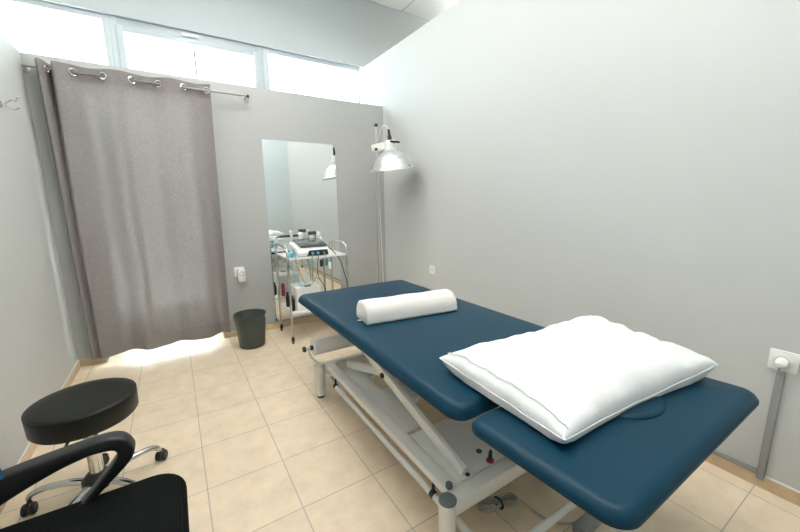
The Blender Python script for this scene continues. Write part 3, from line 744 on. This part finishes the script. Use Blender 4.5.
# mains cable below the table
t = thing('mains_cable', 'coiled grey mains cable tied with a black band under the table', 'cable', (1.79, -2.76, 0))
bm = nb(); P = []
for k in range(3):
    for i in range(24):
        a = 2 * PI * i / 24; lx = .092 * math.cos(a) * (1 - .06 * k); ly = (.010 + .022 * abs(math.cos(a))) * math.sin(a) * (1 + .25 * k)
        P.append((1.785 + lx * .95 + ly * .3, -2.738 - lx * .33 + ly, .008 + .0085 * k))
P += [(1.872, -2.785, .014), (1.880, -2.84, .008), (1.895, -2.90, .007), (1.93, -2.94, .007), (1.99, -2.97, .008)]
tube(bm, smooth_path(P, 3), .0043, 8); obj('cord', bm, 'grey_cable', t)
bm = nb(); tube(bm, [(1.782 + .0 * math.cos(a), -2.737 + .024 * math.cos(a), .017 + .021 * math.sin(a)) for a in [2 * PI * k / 24 for k in range(24)]], .0045, 8, closed=True); plabel(obj('tie', bm, 'black', t), 'black tie band')
t = thing('cable_box', 'flat grey box on the floor below the head of the table', 'switch box', (2.02, -2.99, 0))
bm = nb(); box(bm, -.10, .10, -.026, .026, 0, .034, .004, 2, Matrix.Translation((2.035, -2.995, 0)) @ Matrix.Rotation(R(2), 4, 'Z')); obj('housing', bm, 'duct', t)
bm = nb(); tube(bm, smooth_path([(1.942, -3.0, .016), (1.90, -3.02, .008), (1.85, -3.09, .006), (1.82, -3.2, .006)], 6), .005, 8); obj('cord', bm, 'white_plastic', t)

# ================================================================ BOLSTER
def bolster():
    t = thing('bolster', 'off-white half round roll pillow across the middle of the table', 'bolster', (1.805, -2.01, ZT1))
    L, D, Hh = .550, .185, .105
    ang = R(-7.5); mtx = Matrix.Translation((1.813, -2.012, ZT1 + .0005)) @ Matrix.Rotation(ang, 4, 'Z')
    prof = []
    n = 28
    for k in range(n + 1):
        a = PI * k / n; prof.append((D / 2 * math.copysign(abs(math.cos(a)) ** .72, math.cos(a)), Hh * math.sin(a) ** .80))
    prof = [(D / 2 - .008, 0.0)] + [(u, max(v, .006)) for u, v in prof] + [(-D / 2 + .008, 0.0)]
    b2 = nb(); tm = bmesh.new(); rings = []
    xs = [(-L / 2, .90), (-L / 2 + .003, .95), (-L / 2 + .010, .985), (-L / 2 + .022, 1)] + [(-L / 2 + .022 + (L - .044) * k / 14, 1) for k in range(1, 14)] + [(L / 2 - .022, 1), (L / 2 - .010, .985), (L / 2 - .003, .95), (L / 2, .90)]
    for x, s in xs: rings.append([tm.verts.new((x, u * s, v * s + .0015 * math.sin(x * 30 + u * 40) * (v > .03))) for u, v in prof])
    m = len(prof)
    for A, B in zip(rings, rings[1:]):
        for k in range(m): tm.faces.new((A[k], A[(k + 1) % m], B[(k + 1) % m], B[k]))
    tm.faces.new(rings[0]); tm.faces.new(rings[-1][::-1])
    merge(b2, tm, mtx); obj('cover', b2, 'terry', t, 60)
    # seam around the visible end and the zip tag
    for x in (-L / 2 + .008, L / 2 - .008):
        bm = nb(); P = [mtx @ Vector((x, u * .985, v * .985 + .001)) for u, v in prof[1:-1]]; tube(bm, P, .0022, 6); obj('seam', bm, 'terry', t)
    bm = nb(); box(bm, -.012, .012, -.004, .004, 0.001, .008, .002, 2, mtx @ Matrix.Translation((-L / 2 - .012, -.002, 0.0))); plabel(obj('zip_tag', bm, 'white_plastic', t), 'small white zip tag')
bolster()

# ================================================================ PILLOW
def pillow():
    t = thing('pillow', 'large plump white pillow lying across the head end of the table', 'pillow', (1.93, -2.95, ZT1))
    N = 64; A_, B_ = .395, .285; H = .092
    # corners in world (x,y): left, front, right, back
    cor = {(-1, 1): (1.535, -2.640), (-1, -1): (1.500, -3.166), (1, -1): (2.252, -3.240), (1, 1): (2.385, -2.750)}
    def plan(u, v):
        # bilinear + scalloped edges
        w = [((1 - u) * (1 + v) / 4, (-1, 1)), ((1 - u) * (1 - v) / 4, (-1, -1)), ((1 + u) * (1 - v) / 4, (1, -1)), ((1 + u) * (1 + v) / 4, (1, 1))]
        x = sum(k * cor[c][0] for k, c in w); y = sum(k * cor[c][1] for k, c in w)
        x -= .014 * u * abs(u) * (1 - v * v); y -= (.024 if v < 0 else .008) * v * abs(v) * (1 - u * u)
        return x, y
    def th(u, v):
        a = max(0, 1 - abs(u) ** 3.0); b = max(0, 1 - abs(v) ** 3.0)
        return (a * b) ** .40
    def edge_z(u, v):
        # height of the seam above the table
        m = max(abs(u), abs(v)); 
        c = (abs(u) * abs(v)) ** 3
        return .034 + .014 * c + (.020 if u > 0 else 0) * u * abs(v) + .004 * math.sin(5 * u + 2) * math.sin(6 * v)
    def wr(u, v):
        e = max(abs(u), abs(v)); k = max(0, (e - .55) / .45)
        f = .006 * math.sin(14 * u + 5 * v) * (abs(v) > abs(u)) + .007 * math.sin(15 * v - 4 * u + 1) * (abs(u) >= abs(v))
        g = .0028 * math.sin(37 * v + 9 * u + 2 * math.sin(5 * v)) * (abs(u) >= abs(v)) + .0022 * math.sin(33 * u - 8 * v + 2 * math.sin(4 * u)) * (abs(v) > abs(u))
        return k * (1 - k) * 4 * (f * .7 + g) + .0018 * math.sin(9 * u + 6 * v) * math.sin(7 * v - 3 * u)
    bm = nb(); T = []; Bt = []
    def mp(k):
        s = 2 * k / N - 1
        return math.sin(s * PI / 2) * .5 + s * .5
    for j in range(N + 1):
        rt, rb = [], []
        for i in range(N + 1):
            u, v = mp(i), mp(j); x, y = plan(u, v); h = th(u, v); ez = edge_z(u, v)
            zt = ZT1 + ez + H * h * (1 + .14 * u) + wr(u, v)
            zb = ZT1 + ez - .045 * min(1, h * 2.6)
            zb = max(zb, ZT1 + .003 + max(0, -2.905 - y) * math.tan(R(3.4)))
            zt = max(zt, zb + .002)
            vt = bm.verts.new((x, y, zt)); rt.append(vt)
            rb.append(vt if (i in (0, N) or j in (0, N)) else bm.verts.new((x, y, zb)))
        T.append(rt); Bt.append(rb)
    for j in range(N):
        for i in range(N):
            bm.faces.new((T[j][i], T[j][i + 1], T[j + 1][i + 1], T[j + 1][i]))
            f = (Bt[j][i], Bt[j + 1][i], Bt[j + 1][i + 1], Bt[j][i + 1])
            try: bm.faces.new(f)
            except ValueError: pass
    obj('pillowcase', bm, 'cotton', t, 70)
    # raised seam a little inside the left edge, and edge piping
    bm = nb(); P = []
    for k in range(61):
        v = mp(k * N / 60) * .97; u = -.93; x, y = plan(u, v); P.append((x, y, ZT1 + edge_z(u, v) + H * th(u, v) + wr(u, v) + .0005))
    tube(bm, P, .0022, 6); obj('hem_seam', bm, 'cotton', t)
    bm = nb(); P = []
    for k in range(61): P.append((1, mp(k * N / 60)))
    for k in range(61): P.append((-mp(k * N / 60), 1))
    for k in range(61): P.append((-1, -mp(k * N / 60)))
    for k in range(61): P.append((mp(k * N / 60), -1))
    P = [(*plan(u, v), ZT1 + edge_z(u, v) + wr(u, v)) for u, v in P]
    tube(bm, P, .0024, 6, closed=False); obj('edge_seam', bm, 'cotton', t)
pillow()

# ================================================================ STOOL
sx, sy, sz = .356, -1.745, .479
t = thing('stool', 'round black padded stool on a chrome five star base', 'stool', (sx, sy, 0))
bm = nb(); rs = .180
lathe(bm, [(0, sz - .092), (rs - .03, sz - .092), (rs - .008, sz - .090), (rs - .002, sz - .082), (rs, sz - .016), (rs - .001, sz - .008), (rs - .006, sz - .002), (rs - .016, sz + .001), (rs - .05, sz + .003), (0, sz + .004)], (sx, sy, 0), 72); st = obj('seat', bm, 'black_vinyl', t, 40)
bm = nb(); tube(bm, [(sx + (rs - .003) * math.cos(2 * PI * k / 72), sy + (rs - .003) * math.sin(2 * PI * k / 72), sz - .005) for k in range(72)], .0032, 6, closed=True); obj('piping', bm, 'black_vinyl', st)
bm = nb(); cyl(bm, (sx, sy, .13), (sx, sy, .30), .0255, 28, .002); cyl(bm, (sx, sy, .29), (sx, sy, sz - .096), .0150, 20); obj('column', bm, 'chrome', t)
bm = nb(); box(bm, sx - .07, sx + .07, sy - .07, sy + .07, sz - .100, sz - .092, .002); obj('mount_plate', bm, 'black', t)
bm = nb(); tube(bm, smooth_path([(sx + .02, sy - .03, sz - .103), (sx - .03, sy - .10, sz - .108), (sx - .05, sy - .135, sz - .126)], 6), .005, 8); obj('height_lever', bm, 'black', t)
bm = nb(); lathe(bm, [(0, .062), (.045, .062), (.058, .075), (.056, .105), (.040, .125), (.030, .135), (.026, .135)], (sx, sy, 0), 32); obj('hub', bm, 'black', t)
for k in range(5):
    a = R((29, 99, 165, 243, 315)[k]); cs, sn = math.cos(a), math.sin(a)
    bm = nb(); tube(bm, smooth_path([(sx + .045 * cs, sy + .045 * sn, .092), (sx + .11 * cs, sy + .11 * sn, .103), (sx + .19 * cs, sy + .19 * sn, .100), (sx + .235 * cs, sy + .235 * sn, .083), (sx + .247 * cs, sy + .247 * sn, .062)], 8), lambda u: .0155 - .005 * u, 12, sx=1.15)
    lg = obj('leg', bm, 'chrome', t)
    cx, cy = sx + .247 * cs, sy + .247 * sn
    b = a + R((40, -60, 100, 20, 150)[k]); bc, bs = math.cos(b), math.sin(b)
    bm = nb(); cyl(bm, (cx, cy, .048), (cx, cy, .066), .008, 12)
    for s in (-1, 1): cyl(bm, (cx - bs * s * .006 + bc * .012, cy + bc * s * .006 + bs * .012, .025), (cx - bs * s * .021 + bc * .012, cy + bc * s * .021 + bs * .012, .025), .025, 20, .004)
    tube(bm, [(cx + bc * .012 + .028 * math.cos(w) * bc, cy + bs * .012 + .028 * math.cos(w) * bs, .025 + .028 * math.sin(w)) for w in [R(15 + 150 * q / 10) for q in range(11)]], .006, 8, sx=1.0)
    plabel(obj('castor', bm, 'black', lg), 'black twin wheel castor')

# ================================================================ OFFICE CHAIR
t = thing('office_chair', 'black mesh office chair in the near left corner beside the stool', 'office chair', (.45, -2.68, 0))
bm = nb(); cushion(bm, .205, .702, -2.925, -2.432, .452, .505, .085, .022, .014, .012); plabel(obj('seat', bm, 'mesh', t, 50), 'black mesh seat')
bm = nb(); prism(bm, rrect(.45, -2.68, .20, .20, .05), 'z', .43, .454, .004); obj('seat_pan', bm, 'black', t)
def arm_loop(y0, y1):
    outer = [(.20, .608), (.30, .630), (.40, .646), (.50, .657), (.548, .657), (.575, .645), (.590, .620), (.592, .598), (.580, .575), (.550, .545), (.512, .512), (.482, .480), (.470, .455)]
    inner = [(.430, .455), (.450, .478), (.480, .508), (.515, .548), (.540, .578), (.5535, .600), (.552, .614), (.540, .622), (.50, .624), (.45, .614), (.40, .597), (.34, .571), (.28, .540), (.20, .49)]
    bm = nb(); O = [Vector((x, 0, z)) for x, z in outer]; I = [Vector((x, 0, z)) for x, z in inner]
    O = smooth_path(O, 5); I = smooth_path(I, 5)
    poly = [(p.x, p.z) for p in O] + [(p.x, p.z) for p in I]
    prism(bm, poly, 'y', y0, y1, .007, 3); return bm
obj('armrest', arm_loop(-2.470, -2.424), 'black', t)
obj('armrest', arm_loop(-2.936, -2.890), 'black', t)
bm = nb(); P = []
# curved backrest with side wings
NXB, NZB = 24, 16; F, Bk = [], []
for j in range(NZB + 1):
    f, b = [], []
    for i in range(NXB + 1):
        v = -1 + 2 * i / NXB; w = j / NZB
        hw = .192 * (1 - .12 * w ** 3)
        x = .150 + .206 * abs(v) ** 3.0 * max(0, 1 - 2.2 * w * w) - .07 * w ** 2; z = .652 + .40 * w
        y = -2.69 + hw * v
        f.append(bm.verts.new((x, y, z))); b.append(bm.verts.new((x - .022, y, z)))
    F.append(f); Bk.append(b)
for j in range(NZB):
    for i in range(NXB):
        bm.faces.new((F[j][i], F[j][i + 1], F[j + 1][i + 1], F[j + 1][i])); bm.faces.new((Bk[j][i], Bk[j + 1][i], Bk[j + 1][i + 1], Bk[j][i + 1]))
for j in range(NZB):
    for i in (0, NXB): bm.faces.new((F[j][i], F[j + 1][i], Bk[j + 1][i], Bk[j][i]))
for i in range(NXB):
    for j in (0, NZB): bm.faces.new((F[j][i], Bk[j][i], Bk[j][i + 1], F[j][i + 1]))
plabel(obj('backrest', bm, 'blue_fabric', t, 60), 'blue fabric backrest')
bm = nb(); tube(bm, smooth_path([(.36, -2.68, .44), (.20, -2.68, .44), (.135, -2.68, .50), (.118, -2.68, .62), (.115, -2.68, .72)], 6), .018, 10, sx=1.6); obj('back_support', bm, 'black', t)
bm = nb(); cyl(bm, (.45, -2.68, .10), (.45, -2.68, .44), .025, 20); obj('gas_column', bm, 'black', t)
for k in range(5):
    a = R(-18 + 72 * k); cs, sn = math.cos(a), math.sin(a)
    bm = nb(); tube(bm, [(.45 + .02 * cs, -2.68 + .02 * sn, .10), (.45 + .15 * cs, -2.68 + .15 * sn, .092), (.45 + .27 * cs, -2.68 + .27 * sn, .065)], lambda u: .022 - .008 * u, 10); lg = obj('leg', bm, 'black', t)
    cx, cy = .45 + .27 * cs, -2.68 + .27 * sn
    bm = nb(); cyl(bm, (cx, cy, .04), (cx, cy, .065), .008, 10)
    for s in (-1, 1): cyl(bm, (cx - sn * s * .005, cy + cs * s * .005, .025), (cx - sn * s * .02, cy + cs * s * .02, .025), .025, 18, .004)
    obj('castor', bm, 'black', lg)

# ================================================================ WORLD, CAMERA, VIEW
w = bpy.data.worlds.new('sky'); SC.world = w; w.use_nodes = True
bg = w.node_tree.nodes['Background']; bg.inputs['Color'].default_value = (.72, .90, 1.0, 1); bg.inputs['Strength'].default_value = SKY

sun = bpy.data.lights.new('sun', 'SUN'); sun.energy = 40; sun.angle = R(.6); sun.color = (1, .96, .9)
so = bpy.data.objects.new('sun', sun); COL.objects.link(so); so.location = (1, -4, 9)
so.rotation_euler = Vector((.2, 1, -3.2)).to_track_quat('-Z', 'Y').to_euler()

yaw, pitch, roll = R(32.49558), R(10.54334), R(-.62605)
cy, sy_, cp, sp = math.cos(yaw), math.sin(yaw), math.cos(pitch), math.sin(pitch)
fwd = Vector((sy_ * cp, cy * cp, -sp)); right = Vector((cy, -sy_, 0)); up = right.cross(fwd)
r2 = right * math.cos(roll) + up * math.sin(roll); u2 = -right * math.sin(roll) + up * math.cos(roll)
cam = bpy.data.cameras.new('camera'); co = bpy.data.objects.new('camera', cam); COL.objects.link(co)
co.matrix_world = Matrix(((r2.x, u2.x, -fwd.x, .74950), (r2.y, u2.y, -fwd.y, -3.60402), (r2.z, u2.z, -fwd.z, 1.27838), (0, 0, 0, 1)))
cam.sensor_width = 36; cam.lens = 353.909 / 800 * 36; cam.clip_start = .02
SC.camera = co
vs = SC.view_settings; vs.view_transform = 'Standard'; vs.look = 'None'; vs.gamma = 1; vs.exposure = 1.05; vs.use_curve_mapping = False
SC.cycles.use_denoising = True
SC.cycles.max_bounces = 10; SC.cycles.diffuse_bounces = 6; SC.cycles.transparent_max_bounces = 16
